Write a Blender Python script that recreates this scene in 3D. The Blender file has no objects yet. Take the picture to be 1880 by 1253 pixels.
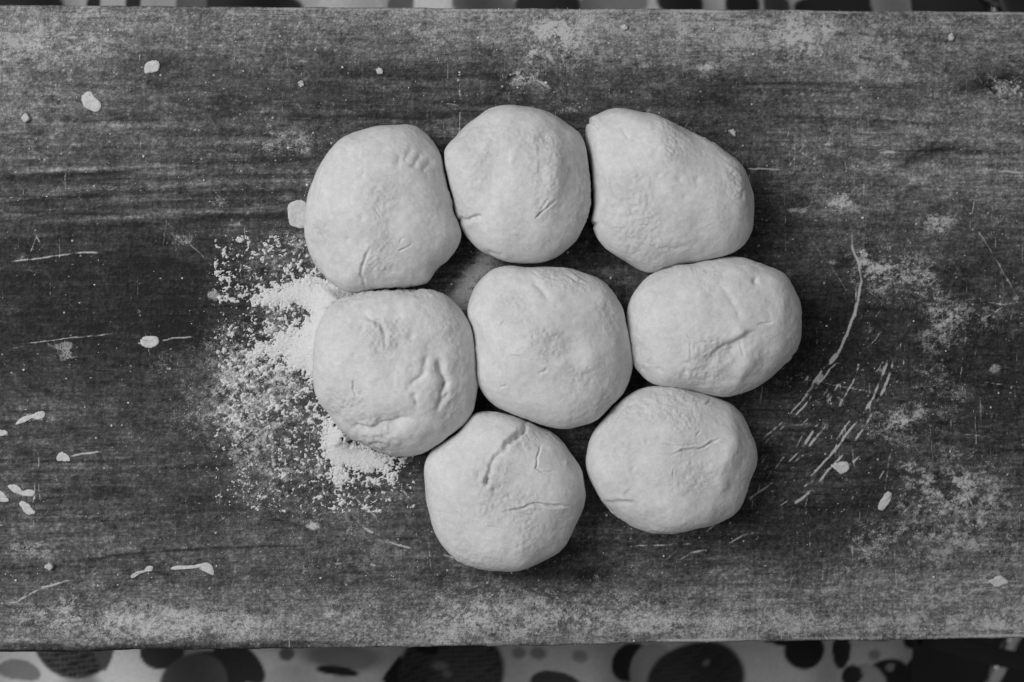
import bpy, math
import numpy as np
from mathutils import Vector, Matrix

# ------------------------------------------------------------------ camera
scene = bpy.context.scene
TILT = math.radians(3.1)
DIST = 0.85
FOCAL = 36 * DIST / 0.564
CAM = np.array([-DIST * math.sin(TILT), 0.0, DIST * math.cos(TILT)])
FWD = np.array([math.sin(TILT), 0.0, -math.cos(TILT)])
RGT = np.array([math.cos(TILT), 0.0, math.sin(TILT)])
UPV = np.array([0.0, 1.0, 0.0])
cd = bpy.data.cameras.new('camera')
cam = bpy.data.objects.new('camera', cd)
scene.collection.objects.link(cam)
scene.camera = cam
cd.lens = FOCAL
cd.sensor_width = 36
cd.clip_start = 0.01
cd.clip_end = 20
cam.matrix_world = Matrix(((RGT[0], UPV[0], -FWD[0], CAM[0]),
                           (RGT[1], UPV[1], -FWD[1], CAM[1]),
                           (RGT[2], UPV[2], -FWD[2], CAM[2]),
                           (0, 0, 0, 1)))
cd.dof.use_dof = True
cd.dof.focus_distance = DIST - 0.012
cd.dof.aperture_fstop = 3.8

# ------------------------------------------------------------------ light
world = bpy.data.worlds.new('World')
scene.world = world
world.use_nodes = True
world.node_tree.nodes['Background'].inputs[0].default_value = (1, 1, 1, 1)
world.node_tree.nodes['Background'].inputs[1].default_value = 0.165
ld = bpy.data.lights.new('window_light', 'AREA')
ld.shape = 'RECTANGLE'
ld.size = 0.9
ld.size_y = 0.9
ld.energy = 22.6
lamp = bpy.data.objects.new('window_light', ld)
scene.collection.objects.link(lamp)
lamp.location = (-1.00, 0.36, 1.34)
lamp.rotation_euler = (Vector((0.03, 0, 0)) - lamp.location).to_track_quat('-Z', 'Y').to_euler()
scene.view_settings.view_transform = 'Standard'
scene.view_settings.look = 'None'
scene.view_settings.exposure = 0.0
scene.view_settings.gamma = 1.0
scene.render.engine = 'CYCLES'

# ------------------------------------------------------------------ helpers
PX = 0.0003                      # metres per photograph pixel on the board


def at(px, py, z=0.0):
    """point of height z seen at photograph pixel (px, py)"""
    px = np.asarray(px, float); py = np.asarray(py, float)
    hw = 18.0 / FOCAL
    a = (px - 940) / 940 * hw
    b = -(py - 626.5) / 940 * hw
    dx = FWD[0] + RGT[0] * a + UPV[0] * b
    dy = FWD[1] + RGT[1] * a + UPV[1] * b
    dz = FWD[2] + RGT[2] * a + UPV[2] * b
    t = (z - CAM[2]) / dz
    return np.stack([CAM[0] + dx * t, CAM[1] + dy * t, np.zeros_like(dx) + z], -1)


def tag(o, label=None, cat=None, group=None, kind=None):
    if label: o['label'] = label
    if cat: o['category'] = cat
    if group: o['group'] = group
    if kind: o['kind'] = kind
    return o


def link(name, me, mat=None, parent=None):
    o = bpy.data.objects.new(name, me)
    scene.collection.objects.link(o)
    if mat: me.materials.append(mat)
    if parent: o.parent = parent
    return o


def mesh_np(name, co, quads=None, tris=None, smooth=True):
    me = bpy.data.meshes.new(name)
    nq = 0 if quads is None else len(quads)
    nt = 0 if tris is None else len(tris)
    me.vertices.add(len(co))
    me.vertices.foreach_set('co', np.ascontiguousarray(co, np.float32).ravel())
    loops = []
    if nq: loops.append(np.asarray(quads, np.int32).ravel())
    if nt: loops.append(np.asarray(tris, np.int32).ravel())
    lv = np.concatenate(loops)
    me.loops.add(len(lv))
    me.loops.foreach_set('vertex_index', lv)
    me.polygons.add(nq + nt)
    st = np.concatenate([np.arange(nq) * 4, nq * 4 + np.arange(nt) * 3]).astype(np.int32)
    me.polygons.foreach_set('loop_start', st)
    if smooth:
        me.polygons.foreach_set('use_smooth', np.ones(nq + nt, bool))
    me.update(calc_edges=True)
    me.validate()
    return me


def attr(me, name, arr):
    a = me.attributes.new(name, 'FLOAT', 'POINT')
    a.data.foreach_set('value', np.ascontiguousarray(arr, np.float32).ravel())


def grid_quads(ny, nx, off=0):
    i = np.arange(ny * nx).reshape(ny, nx) + off
    return np.stack([i[:-1, :-1], i[:-1, 1:], i[1:, 1:], i[1:, :-1]], -1).reshape(-1, 4)


def spec(ny, nx, lx, ly, seed, beta=3.0):
    """random field with correlation lengths lx, ly (cells), unit deviation"""
    r = np.random.default_rng(seed)
    f = np.fft.rfft2(r.standard_normal((ny, nx)))
    fy = np.fft.fftfreq(ny)[:, None]; fx = np.fft.rfftfreq(nx)[None, :]
    k = (fx * lx * 6.28) ** 2 + (fy * ly * 6.28) ** 2
    w = np.fft.irfft2(f * (1 + k) ** (-beta / 2), (ny, nx))
    w -= w.mean()
    return w / w.std()


_rt = np.random.default_rng(7).random((64, 64, 64)).astype(np.float32) * 2 - 1


def vnoise(p, s, seed=0):
    """value noise in 3D, feature size s (metres), about -1..1"""
    q = p / s + seed * 17.31
    i = np.floor(q).astype(int); f = q - i
    f = f * f * f * (f * (f * 6 - 15) + 10)
    i &= 63; j = (i + 1) & 63
    r = 0
    for a in (0, 1):
        ia = (j if a else i)[:, 0]; wa = f[:, 0] if a else 1 - f[:, 0]
        for b in (0, 1):
            ib = (j if b else i)[:, 1]; wb = f[:, 1] if b else 1 - f[:, 1]
            for c in (0, 1):
                ic = (j if c else i)[:, 2]; wc = f[:, 2] if c else 1 - f[:, 2]
                r = r + _rt[ia, ib, ic] * wa * wb * wc
    return r


def seg_dist(X, Y, pts):
    """distance to a polyline and position along it 0..1"""
    pts = np.asarray(pts, float)
    L = np.hypot(*(pts[1:] - pts[:-1]).T); T = max(L.sum(), 1e-9); acc = 0
    best = np.full(X.shape, 1e9); pos = np.zeros(X.shape)
    for k in range(len(L)):
        a = pts[k]; d = pts[k + 1] - a
        t = np.clip(((X - a[0]) * d[0] + (Y - a[1]) * d[1]) / max(L[k] ** 2, 1e-12), 0, 1)
        dd = np.hypot(X - a[0] - t * d[0], Y - a[1] - t * d[1])
        m = dd < best
        best = np.where(m, dd, best); pos = np.where(m, (acc + t * L[k]) / T, pos)
        acc += L[k]
    return best, pos


class NT:
    def __init__(s, name):
        s.m = bpy.data.materials.new(name); s.m.use_nodes = True
        s.t = s.m.node_tree; s.b = s.t.nodes['Principled BSDF']
        s.b.inputs['Specular IOR Level'].default_value = 0.25
        s.co = s.n('ShaderNodeTexCoord').outputs['Object']

    def n(s, typ, **kw):
        x = s.t.nodes.new(typ)
        for k, v in kw.items(): setattr(x, k, v)
        return x

    def put(s, sock, v):
        if isinstance(v, (int, float)): sock.default_value = v
        elif isinstance(v, tuple): sock.default_value = v
        else: s.t.links.new(v, sock)

    def math(s, op, a, b=0.0, c=None, clamp=False):
        x = s.n('ShaderNodeMath', operation=op, use_clamp=clamp)
        s.put(x.inputs[0], a); s.put(x.inputs[1], b)
        if c is not None: s.put(x.inputs[2], c)
        return x.outputs[0]

    def noise(s, scale, detail=4, rough=0.6, stretch=None, dist=0.0):
        x = s.n('ShaderNodeTexNoise')
        x.inputs['Scale'].default_value = scale; x.inputs['Detail'].default_value = detail
        x.inputs['Roughness'].default_value = rough; x.inputs['Distortion'].default_value = dist
        v = s.co
        if stretch:
            mp = s.n('ShaderNodeMapping'); mp.inputs['Scale'].default_value = stretch
            s.t.links.new(v, mp.inputs[0]); v = mp.outputs[0]
        s.t.links.new(v, x.inputs['Vector'])
        return x.outputs['Fac']

    def ramp(s, v, a, b, lo=0.0, hi=1.0):
        x = s.n('ShaderNodeMapRange', interpolation_type='SMOOTHSTEP')
        s.put(x.inputs[0], v)
        for i, q in enumerate((a, b, lo, hi)): s.put(x.inputs[i + 1], q)
        return x.outputs[0]

    def mix(s, f, a, b):
        x = s.n('ShaderNodeMix', data_type='FLOAT')
        s.put(x.inputs[0], f); s.put(x.inputs[2], a); s.put(x.inputs[3], b)
        return x.outputs[0]

    def grey(s, v):
        x = s.n('ShaderNodeCombineColor')
        for i in range(3): s.put(x.inputs[i], v)
        return x.outputs[0]

    def at(s, name):
        return s.n('ShaderNodeAttribute', attribute_name=name).outputs['Fac']

    def out(s, col, rough, height=None, dist=0.001, strength=1.0):
        s.put(s.b.inputs['Base Color'], s.grey(col) if not isinstance(col, tuple) else col)
        s.put(s.b.inputs['Roughness'], rough)
        if height is not None:
            bp = s.n('ShaderNodeBump'); bp.inputs['Strength'].default_value = strength
            bp.inputs['Distance'].default_value = dist
            s.put(bp.inputs['Height'], height)
            s.t.links.new(bp.outputs[0], s.b.inputs['Normal'])
        return s.m


# ------------------------------------------------------------------ materials
def m_board():
    t = NT('worn_board_wood')
    wood = t.at('wood'); flour = t.at('flour')
    g1 = t.noise(1.0, 5, 0.65, stretch=(90, 1500, 900))
    g2 = t.noise(1.0, 4, 0.6, stretch=(700, 60, 400))
    sp = t.noise(1900, 3, 0.7)
    w = t.math('MULTIPLY', wood, t.ramp(g1, 0.2, 0.8, 0.76, 1.24))
    w = t.math('MULTIPLY', w, t.ramp(g2, 0.25, 0.75, 0.86, 1.14))
    w = t.math('MULTIPLY', w, t.ramp(sp, 0.28, 0.72, 0.55, 1.45))
    n = t.noise(1300, 4, 0.7)
    thr = t.math('SUBTRACT', 0.86, t.math('MULTIPLY', flour, 0.62))
    cov = t.ramp(n, t.math('SUBTRACT', thr, 0.24), t.math('ADD', thr, 0.24))
    cov = t.math('MULTIPLY', cov, t.ramp(flour, 0.03, 0.36))
    sc = t.ramp(t.math('ADD', t.at('scratch'), t.math('MULTIPLY', t.math('SUBTRACT', n, 0.5), 0.7)), 0.12, 0.62)
    cov = t.math('MAXIMUM', cov, t.math('MULTIPLY', sc, 0.9))
    col = t.mix(cov, w, t.ramp(sp, 0.2, 0.8, 0.40, 0.62))
    h = t.math('ADD', t.math('MULTIPLY', cov, 0.5), t.math('MULTIPLY', g1, 0.35))
    rough = t.mix(cov, 0.62, 0.95)
    t.b.inputs['Specular IOR Level'].default_value = 0.14
    return t.out(col, rough, h, 0.0006, 0.55)


def m_flour(name='flour_powder', lo=0.68, hi=0.84):
    t = NT(name)
    n = t.noise(900, 5, 0.7); k = t.noise(2600, 2, 0.6)
    return t.out(t.ramp(n, 0.25, 0.75, lo, hi), 0.97, t.math('ADD', n, t.math('MULTIPLY', k, 0.5)), 0.0009, 0.7)


def m_dough():
    t = NT('floured_dough')
    dust = t.at('dust')
    n1 = t.noise(45, 4, 0.6); n2 = t.noise(260, 5, 0.65); n3 = t.noise(850, 4, 0.75)
    c = t.ramp(n1, 0.25, 0.75, 0.63, 0.73)
    c = t.math('MULTIPLY', c, t.ramp(n2, 0.3, 0.7, 0.93, 1.06))
    c = t.math('MULTIPLY', c, t.ramp(n3, 0.3, 0.7, 0.93, 1.06))
    c = t.math('MULTIPLY', c, dust)
    h = t.math('ADD', t.math('MULTIPLY', n2, 0.5), t.math('MULTIPLY', t.math('MULTIPLY', n3, t.at('grain')), 1.0))
    t.b.inputs['Subsurface Weight'].default_value = 0.12
    t.b.inputs['Subsurface Radius'].default_value = (1, 1, 1)
    t.b.inputs['Subsurface Scale'].default_value = 0.002
    return t.out(c, 0.85, h, 0.0010, 0.65)


def m_flake():
    t = NT('dried_dough')
    n = t.noise(500, 4, 0.6)
    return t.out(t.ramp(n, 0.25, 0.75, 0.46, 0.64), 0.8, n, 0.0006, 0.6)


def m_cloth():
    t = NT('printed_cloth')
    pr = t.at('print')
    wv = t.noise(1.0, 2, 0.5, stretch=(300, 2500, 300)); wv2 = t.noise(1.0, 2, 0.5, stretch=(2500, 300, 300))
    c = t.math('MULTIPLY', pr, t.ramp(t.math('ADD', wv, wv2), 0.6, 1.4, 0.85, 1.15))
    return t.out(c, 0.9, t.math('ADD', wv, wv2), 0.0004, 0.4)


def m_plain(name, v, rough, metal=0.0, scale=60, amp=0.15):
    t = NT(name)
    n = t.noise(scale, 4, 0.6)
    t.b.inputs['Metallic'].default_value = metal
    return t.out(t.ramp(n, 0.2, 0.8, v * (1 - amp), v * (1 + amp)), rough, n, 0.0003, 0.3)


BOARD, FLOUR, DOUGH, FLAKE, CLOTH = m_board(), m_flour(), m_dough(), m_flake(), m_cloth()
CHROME = m_plain('chrome', 0.62, 0.22, 1.0)
BLACK = m_plain('black_vinyl', 0.018, 0.42)
FLOORM = m_plain('dark_floor', 0.03, 0.7, scale=20, amp=0.4)
TABLEM = m_plain('table_wood', 0.12, 0.6, scale=30, amp=0.3)

# ------------------------------------------------------------------ setting: floor, table, cloth
def box(name, x0, x1, y0, y1, z0, z1, mat):
    co = np.array([(x, y, z) for z in (z0, z1) for y in (y0, y1) for x in (x0, x1)], float)
    q = [(0, 2, 3, 1), (4, 5, 7, 6), (0, 1, 5, 4), (2, 6, 7, 3), (0, 4, 6, 2), (1, 3, 7, 5)]
    return link(name, mesh_np(name, co, q, smooth=False), mat)


THICK = 0.026
ZC = -THICK - 0.0006                     # top of the cloth under the board
tag(box('floor', -3, 3, -3, 3, -0.80, -0.76, FLOORM), kind='structure')
TX0, TX1, TY = -0.62, 0.235, 0.150
tag(box('table', TX0, TX1 - 0.004, -TY + 0.004, TY - 0.004, ZC - 0.032, ZC - 0.0016, TABLEM), kind='structure')
for lx in (TX0 + 0.05, TX1 - 0.06):
    for ly in (-0.1, 0.1):
        tag(box('table_leg', lx - 0.02, lx + 0.02, ly - 0.02, ly + 0.02, -0.76, ZC - 0.0321, TABLEM), kind='structure')


def cloth_z(x, y):
    ox = np.maximum(x - TX1, 0); oy = np.maximum(np.abs(y) - TY, 0)
    d = np.hypot(ox, oy)
    t = np.clip(d / 0.034, 0, 1)
    drop = 0.085 * t * t * (3 - 2 * t) + 0.35 * np.maximum(d - 0.03, 0)
    w = np.clip(d / 0.05, 0, 1)
    fold = 0.008 * np.sin(x * 42 + 1.0 + 2 * np.sign(y)) + 0.006 * np.sin(x * 95 + y * 20 + .4) + 0.004 * np.sin(x * 23)
    return ZC - drop + fold * w


def build_cloth():
    xs = np.concatenate([np.arange(-0.62, -0.34, 0.01), np.arange(-0.34, 0.264, 0.0014)])
    a = np.arange(0.165, 0.235, 0.0014)
    ys = np.concatenate([-np.arange(0.29, 0.235, -0.01), -a[::-1], np.arange(-0.16, 0.161, 0.008), a, np.arange(0.24, 0.291, 0.01)])
    ys = np.sort(ys)
    X, Y = np.meshgrid(xs, ys)
    Z = cloth_z(X, Y)
    val = np.full(X.shape, 0.34) + 0.02 * np.sin(X * 31) * np.sin(Y * 40)
    zp = -0.112

    def shape(px, py, rx, ry, v, rot=0, stripes=0.0, soft=0.12, power=2.0):
        c = at(px, py, zp); s = PX * (DIST - zp) / DIST
        dx, dy = X - c[0], -(Y - c[1]); r = math.radians(rot)
        u = (dx * math.cos(r) + dy * math.sin(r)) / (rx * s); w = (-dx * math.sin(r) + dy * math.cos(r)) / (ry * s)
        d = (np.abs(u) ** power + np.abs(w) ** power) ** (1 / power)
        m = np.clip((1 - d) / soft + 0.5, 0, 1); m = m * m * (3 - 2 * m)
        vv = np.full(X.shape, v)
        if stripes:
            vv = v + stripes * (np.sin((dy * 0.98 + dx * 0.12) / s / 10 * 6.28) > 0.2) + stripes * .6 * (np.sin((dx - .12 * dy) / s / 9 * 6.28) > .5)
        val[:] = val * (1 - m) + vv * m
    r = np.random.default_rng(5)
    for _ in range(70):                                   # the print goes on all over the cloth
        px, py = r.uniform(-300, 2100), r.uniform(60, 1160)
        shape(px, py, r.uniform(20, 70), r.uniform(20, 70), r.choice([0.02, 0.05, 0.4]), r.uniform(0, 180))
    for _ in range(16):
        shape(r.uniform(-200, 1700), r.choice([-90, 1360]) + r.uniform(-25, 25), r.uniform(20, 60), r.uniform(20, 50), r.choice([0.02, 0.05, 0.4]), r.uniform(0, 180))
    # brightness of the lit folds, painted in as patches at the left, lower edge
    shape(20, 1215, 110, 70, 0.62, 0, soft=0.4); shape(238, 1215, 66, 80, 0.86, 0, soft=0.4); shape(480, 1238, 110, 48, 0.55, 10, soft=0.6)
    shape(20, 1245, 45, 22, 0.22); shape(540, 1250, 60, 25, 0.45, soft=.6)
    shape(630, 1208, 70, 28, 0.15, soft=.6)
    # dark fruit shapes, lower edge
    shape(133, 1190, 72, 56, 0.022, 12, 0.05); shape(190, 1185, 22, 50, 0.10, 0, power=1.2)
    shape(300, 1195, 38, 30, 0.05); shape(435, 1220, 60, 32, 0.03, 45); shape(372, 1268, 72, 66, 0.03); shape(352, 1262, 56, 58, 0.10)
    shape(525, 1204, 14, 13, 0.12, soft=.4); shape(618, 1238, 40, 10, 0.012, 3, soft=.3)
    shape(728, 1250, 26, 44, 0.008, 8, power=1.1)
    shape(830, 1240, 98, 92, 0.016, 0, 0.02); shape(783, 1196, 24, 14, 0.004, 20); shape(808, 1236, 16, 8, 0.09, soft=.6); shape(822, 1252, 9, 7, 0.08, soft=.6)
    shape(955, 1206, 13, 12, 0.16, soft=.7); shape(990, 1205, 15, 13, 0.14, soft=.7); shape(1062, 1200, 14, 12, 0.16, soft=.7)
    shape(1022, 1262, 46, 26, 0.03); shape(1160, 1218, 40, 38, 0.012); shape(1196, 1228, 38, 48, 0.23, 20)
    shape(1288, 1262, 96, 82, 0.014, 0, 0.012); shape(1303, 1224, 8, 7, 0.12, soft=.6)
    shape(1478, 1195, 38, 36, 0.008); shape(1440, 1172, 60, 16, 0.008, 8); shape(1550, 1198, 18, 38, 0.014, -5); shape(1608, 1172, 28, 7, 0.02)
    shape(1610, 1206, 11, 11, 0.15, soft=.6)
    shape(1640, 1258, 46, 46, 0.008); shape(1612, 1258, 22, 40, 0.22, -35); shape(1575, 1250, 20, 22, 0.014); shape(1641, 1229, 9, 9, 0.13)
    shape(1700, 1248, 34, 36, 0.010); shape(1700, 1178, 40, 22, 0.010)
    # upper edge
    for (px, rx, v) in ((40, 62, 0.02), (158, 14, 0.015), (243, 14, 0.02), (455, 95, 0.022), (350, 30, 0.09), (640, 60, 0.42), (738, 28, 0.09), (795, 36, 0.5), (890, 60, 0.12),
                        (1010, 62, 0.02), (1130, 60, 0.14), (1250, 46, 0.015), (1370, 32, 0.008), (1440, 30, 0.05), (1545, 70, 0.010), (1655, 52, 0.18), (1730, 32, 0.02), (1800, 42, 0.006)):
        shape(px, 2, rx, 30, v, soft=.12, power=2.6)
    co = np.stack([X, Y, Z], -1).reshape(-1, 3)
    me = mesh_np('tablecloth', co, grid_quads(*X.shape))
    attr(me, 'print', np.clip(val, 0.003, 0.8))  # printed shapes plus the painted fold brightness
    o = link('tablecloth', me, CLOTH)
    md = o.modifiers.new('thickness', 'SOLIDIFY'); md.thickness = 0.0008; md.offset = -1
    tag(o, 'grey tablecloth printed with large dark fruit shapes, spread under the wooden board', 'tablecloth')


build_cloth()

# ------------------------------------------------------------------ chrome tube frame past the corner
def tube(name, pts, rad, mat, parent=None, seg=14, flat=1.0, sub=12):
    pts = np.asarray(pts, float); n = len(pts)
    P = np.vstack([2 * pts[0] - pts[1], pts, 2 * pts[-1] - pts[-2]]); out = []
    for k in range(1, n):
        for t in np.linspace(0, 1, sub, endpoint=(k == n - 1)):
            a, b, c, d = P[k - 1], P[k], P[k + 1], P[k + 2]
            out.append(.5 * ((2 * b) + (-a + c) * t + (2 * a - 5 * b + 4 * c - d) * t * t + (-a + 3 * b - 3 * c + d) * t ** 3))
    out = np.array(out); tg = np.gradient(out, axis=0); tg /= np.linalg.norm(tg, axis=1)[:, None]
    up = np.array([0, 0, 1.0]); s = np.cross(tg, up); s /= np.linalg.norm(s, axis=1)[:, None] + 1e-9; u = np.cross(s, tg)
    th = np.linspace(0, 2 * math.pi, seg, endpoint=False)
    co = out[:, None] + rad * (np.cos(th)[None, :, None] * s[:, None] + flat * np.sin(th)[None, :, None] * u[:, None])
    m = len(out); co = co.reshape(-1, 3); q = []
    for i in range(m - 1):
        for j in range(seg):
            q.append((i * seg + j, i * seg + (j + 1) % seg, (i + 1) * seg + (j + 1) % seg, (i + 1) * seg + j))
    tr = []
    for e, ring in ((0, 0), (1, (m - 1) * seg)):
        co = np.vstack([co, out[0 if e == 0 else -1]]); c = len(co) - 1
        for j in range(seg):
            tr.append((c, ring + (j + 1) % seg, ring + j) if e == 0 else (c, ring + j, ring + (j + 1) % seg))
    return link(name, mesh_np(name, co, q, tr), mat, parent)


fr = bpy.data.objects.new('tubular_chair', None); scene.collection.objects.link(fr)
fr.location = (0, 0, 0)
tag(fr, 'dark chair with curved chrome tube frame beside the board, under its corner', 'chair')
zt = -0.17
T = lambda x, y, z=zt: at(x, y, z)
tube('frame_tube', [T(1760, 1420, -0.76), T(1778, 1400, -0.5), T(1800, 1300, -0.22), T(1826, 1240), T(1852, 1180), T(1874, 1130), T(1900, 1000), T(1915, 620), T(1890, 200), T(1850, 60), T(1822, 10), T(1800, -40), T(1780, -130, -0.5), T(1770, -160, -0.76)], 0.0062, CHROME, fr)
tube('seat_strap', [T(1690, 1168, zt + .02), T(1760, 1188, zt + .018), T(1830, 1206, zt + .016), T(1940, 1228, zt + .01)], 0.0062, BLACK, fr, flat=0.35)
tube('seat_strap', [T(1840, -40, zt + .02), T(1856, 5, zt + .02), T(1900, 90, zt + .02)], 0.0085, BLACK, fr, flat=0.35)

# ------------------------------------------------------------------ the board
EDGE_T = [at(0, 9), at(1880, 21)]; EDGE_B = [at(0, 1200), at(1880, 1172)]


def eline(e, x):
    return e[0][1] + (e[1][1] - e[0][1]) * (x - e[0][0]) / (e[1][0] - e[0][0])


STEP = 0.00055
bx0, bx1 = -0.292, 0.300
nx = int((bx1 - bx0) / STEP); ny = 640
xs = np.linspace(bx0, bx1, nx); vs = np.linspace(0, 1, ny)
BXG = np.repeat(xs[None], ny, 0)
yb, yt = eline(EDGE_B, xs), eline(EDGE_T, xs)
BYG = yb[None] + (yt - yb)[None] * vs[:, None]
# photograph coordinates of board points (z = 0): used only to lay down marks
vx, vy, vz = BXG - CAM[0], BYG - CAM[1], -CAM[2]
dep = vx * FWD[0] + vz * FWD[2]
hw = 18.0 / FOCAL
GX = 940 + (vx * RGT[0] + vz * RGT[2]) / dep / hw * 940
GY = 626.5 - vy / dep / hw * 940


def gauss(x, y, rx, ry, rot=0):
    r = math.radians(rot); dx, dy = GX - x, GY - y
    u = (dx * math.cos(r) + dy * math.sin(r)) / rx; w = (-dx * math.sin(r) + dy * math.cos(r)) / ry
    return np.exp(-(u * u + w * w))


def build_board():
    R = np.random.default_rng(11)
    S = lambda mmx, mmy, seed, beta=3.0: spec(ny, nx, mmx / .55, mmy / .55, seed, beta)
    # wood tone, log scale around 0.075
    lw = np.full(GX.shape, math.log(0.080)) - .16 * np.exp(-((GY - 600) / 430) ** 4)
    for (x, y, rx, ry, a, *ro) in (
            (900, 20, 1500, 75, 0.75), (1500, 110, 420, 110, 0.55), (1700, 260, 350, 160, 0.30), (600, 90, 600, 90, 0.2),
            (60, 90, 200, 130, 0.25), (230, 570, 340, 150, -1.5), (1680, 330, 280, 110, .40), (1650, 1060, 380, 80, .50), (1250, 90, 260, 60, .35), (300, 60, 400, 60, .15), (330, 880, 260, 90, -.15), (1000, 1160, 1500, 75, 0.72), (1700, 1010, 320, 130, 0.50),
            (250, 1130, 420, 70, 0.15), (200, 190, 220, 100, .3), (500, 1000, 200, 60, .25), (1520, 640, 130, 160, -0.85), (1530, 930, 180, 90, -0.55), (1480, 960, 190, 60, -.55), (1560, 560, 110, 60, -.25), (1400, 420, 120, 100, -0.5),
            (1800, 670, 170, 150, -0.75), (1330, 1010, 300, 40, -0.30), (200, 880, 500, 90, -0.15), (100, 1010, 200, 80, 0.15),
            (280, 420, 300, 60, 0.05), (130, 330, 260, 14, -0.45, -2), (420, 372, 200, 12, -0.35, -3), (400, 295, 300, 12, -0.3, -2),
            (200, 308, 300, 10, 0.35, -2), (250, 345, 260, 8, 0.28, -2), (480, 345, 160, 7, 0.3, -2), (460, 385, 160, 9, 0.3, -3),
            (282, 122, 50, 26, -0.9), (330, 600, 40, 30, -0.5), (1832, 152, 48, 24, -1.7), (1830, 150, 130, 40, -0.4), (1620, 1010, 190, 40, -.25),
            (1080, 1060, 20, 12, -1.6), (1050, 1060, 110, 10, -0.5), (1000, 1050, 300, 30, -.15), (760, 850, 130, 80, -.4), (850, 460, 60, 50, -.5),
            (1120, 470, 90, 60, -.3), (1300, 500, 300, 300, -.15), (900, 135, 320, 20, -.3), (760, 190, 330, 60, -.42), (1310, 150, 60, 22, -.55),
            (1300, 190, 70, 20, -.5), (620, 130, 120, 16, -.35), (1700, 285, 60, 8, -.9, -25), (1520, 153, 240, 5, -.4, 2), (1640, 225, 250, 5, -.35, 3),
            (1760, 275, 120, 8, -.5, 1), (300, 1050, 160, 30, -.25)):
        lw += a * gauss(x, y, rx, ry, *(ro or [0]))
    # growth rings: an arch along the board, each ring darkening to a sharp edge
    arch = (BYG + 0.085 * (BXG + 0.03) ** 2) * 1000
    warp = S(70, 10, 1); grad = np.clip(0.75 + 0.5 * S(50, 30, 7), .2, 1.5)
    band = 0
    for per, amp, sd in ((11.0, .62, 60), (5.2, .40, 61), (2.4, .24, 62)):
        u = arch / per + warp * .42 * 11 / per * .5 + .35 * S(45, 5, sd) + .05 * S(4, 2, sd + 10) + sd
        k = np.floor(u).astype(int); f = u - k
        ra = np.random.default_rng(sd).uniform(.05, 1, 400)[k % 400]
        band = band + amp * ra * (.42 - np.where(f < .93, f ** 2.2, (1 - f) / .07 * .85))
    lw += .85 * band * grad
    lw += 0.16 * np.tanh(1.6 * S(30, .8, 2, 2.0)) * grad + .12 * S(5, .5, 14, 2) + 0.13 * S(7, 4.5, 3, 2.2) + 0.13 * S(1.6, 1.1, 4, 1.7) + 0.27 * S(0.45, .38, 10, 1.5) + 0.06 * S(0.7, 7, 5, 2.5) + 0.12 * S(35, 22, 6)
    st = S(2.6, 1.5, 12, 2.4); st2 = S(1.2, .8, 13, 1.9)
    lw += .14 * np.clip((st - 1.0) * 2.5, 0, 1) - .16 * np.clip((-st - 1.1) * 2.5, 0, 1) + .38 * np.clip((st2 - 1.5) * 2.5, 0, 1) - .5 * np.clip((-st2 - 1.5) * 2.5, 0, 1)
    # dark pores along the grain
    pore = S(6.0, 0.35, 8, 2.5)
    lw -= 0.85 * np.clip(pore - 2.0, 0, 1.2) * np.clip(0.6 + 0.5 * S(40, 25, 9), 0, 1.5)

    fl = np.full(GX.shape, 0.05)
    for (x, y, rx, ry, a, *ro) in (
            (900, 30, 1400, 60, 0.15), (110, 85, 110, 60, 0.34), (1475, 62, 55, 42, 0.62), (1440, 100, 140, 60, 0.18),
            (1020, 110, 110, 70, 0.22), (1000, 50, 60, 30, 0.22), (1290, 130, 40, 20, .2), (545, 262, 60, 26, 0.26), (480, 250, 60, 50, .12),
            (240, 1145, 200, 34, 0.42), (620, 1150, 400, 34, 0.20), (1100, 1130, 400, 50, 0.22), (1560, 1150, 500, 30, 0.26), (1850, 1130, 80, 30, .3), (130, 1110, 110, 40, .22),
            (1600, 480, 45, 60, 0.35), (1665, 505, 60, 45, 0.40), (1730, 590, 50, 60, 0.30), (1720, 410, 40, 22, 0.36), (1640, 780, 50, 40, .24),
            (1700, 730, 90, 60, 0.24), (1760, 960, 120, 90, 0.32), (1600, 1000, 70, 40, 0.28), (1760, 880, 60, 50, .3), (1820, 580, 70, 30, .25), (1540, 370, 50, 25, .32), (1470, 300, 110, 30, .14),
            (480, 640, 110, 110, 0.44), (530, 490, 100, 70, 0.34), (430, 770, 110, 90, 0.30), (580, 850, 120, 80, 0.30), (660, 970, 90, 60, .20), (480, 900, 100, 60, .12),
            (60, 1010, 50, 25, 0.30), (200, 250, 300, 120, 0.06), (60, 470, 90, 30, .14), (330, 445, 24, 18, .32), (300, 670, 40, 24, .26), (335, 690, 25, 14, .2), (850, 1100, 300, 60, .16),
            (400, 370, 18, 14, .34), (1050, 200, 30, 12, .30), (1850, 165, 45, 30, .3), (1180, 960, 160, 30, .14), (560, 1040, 60, 20, .16), (1450, 770, 140, 90, .06), (1840, 370, 90, 50, .12), (1655, 775, 16, 9, .4), (1665, 855, 14, 12, .45), (1680, 880, 25, 18, .35), (1700, 690, 8, 8, .4), (1020, 60, 40, 12, .3), (960, 145, 30, 16, .35), (1040, 75, 30, 30, .3), (1545, 372, 16, 10, .5), (980, 100, 16, 14, .4), (700, 165, 20, 12, .2), (1300, 122, 16, 8, .4), (440, 800, 14, 10, .5), (500, 850, 14, 8, .4), (410, 955, 10, 6, .4), (575, 965, 10, 8, .5), (450, 880, 12, 14, .3)):
        fl += a * gauss(x, y, rx, ry, *(ro or [0]))
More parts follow.
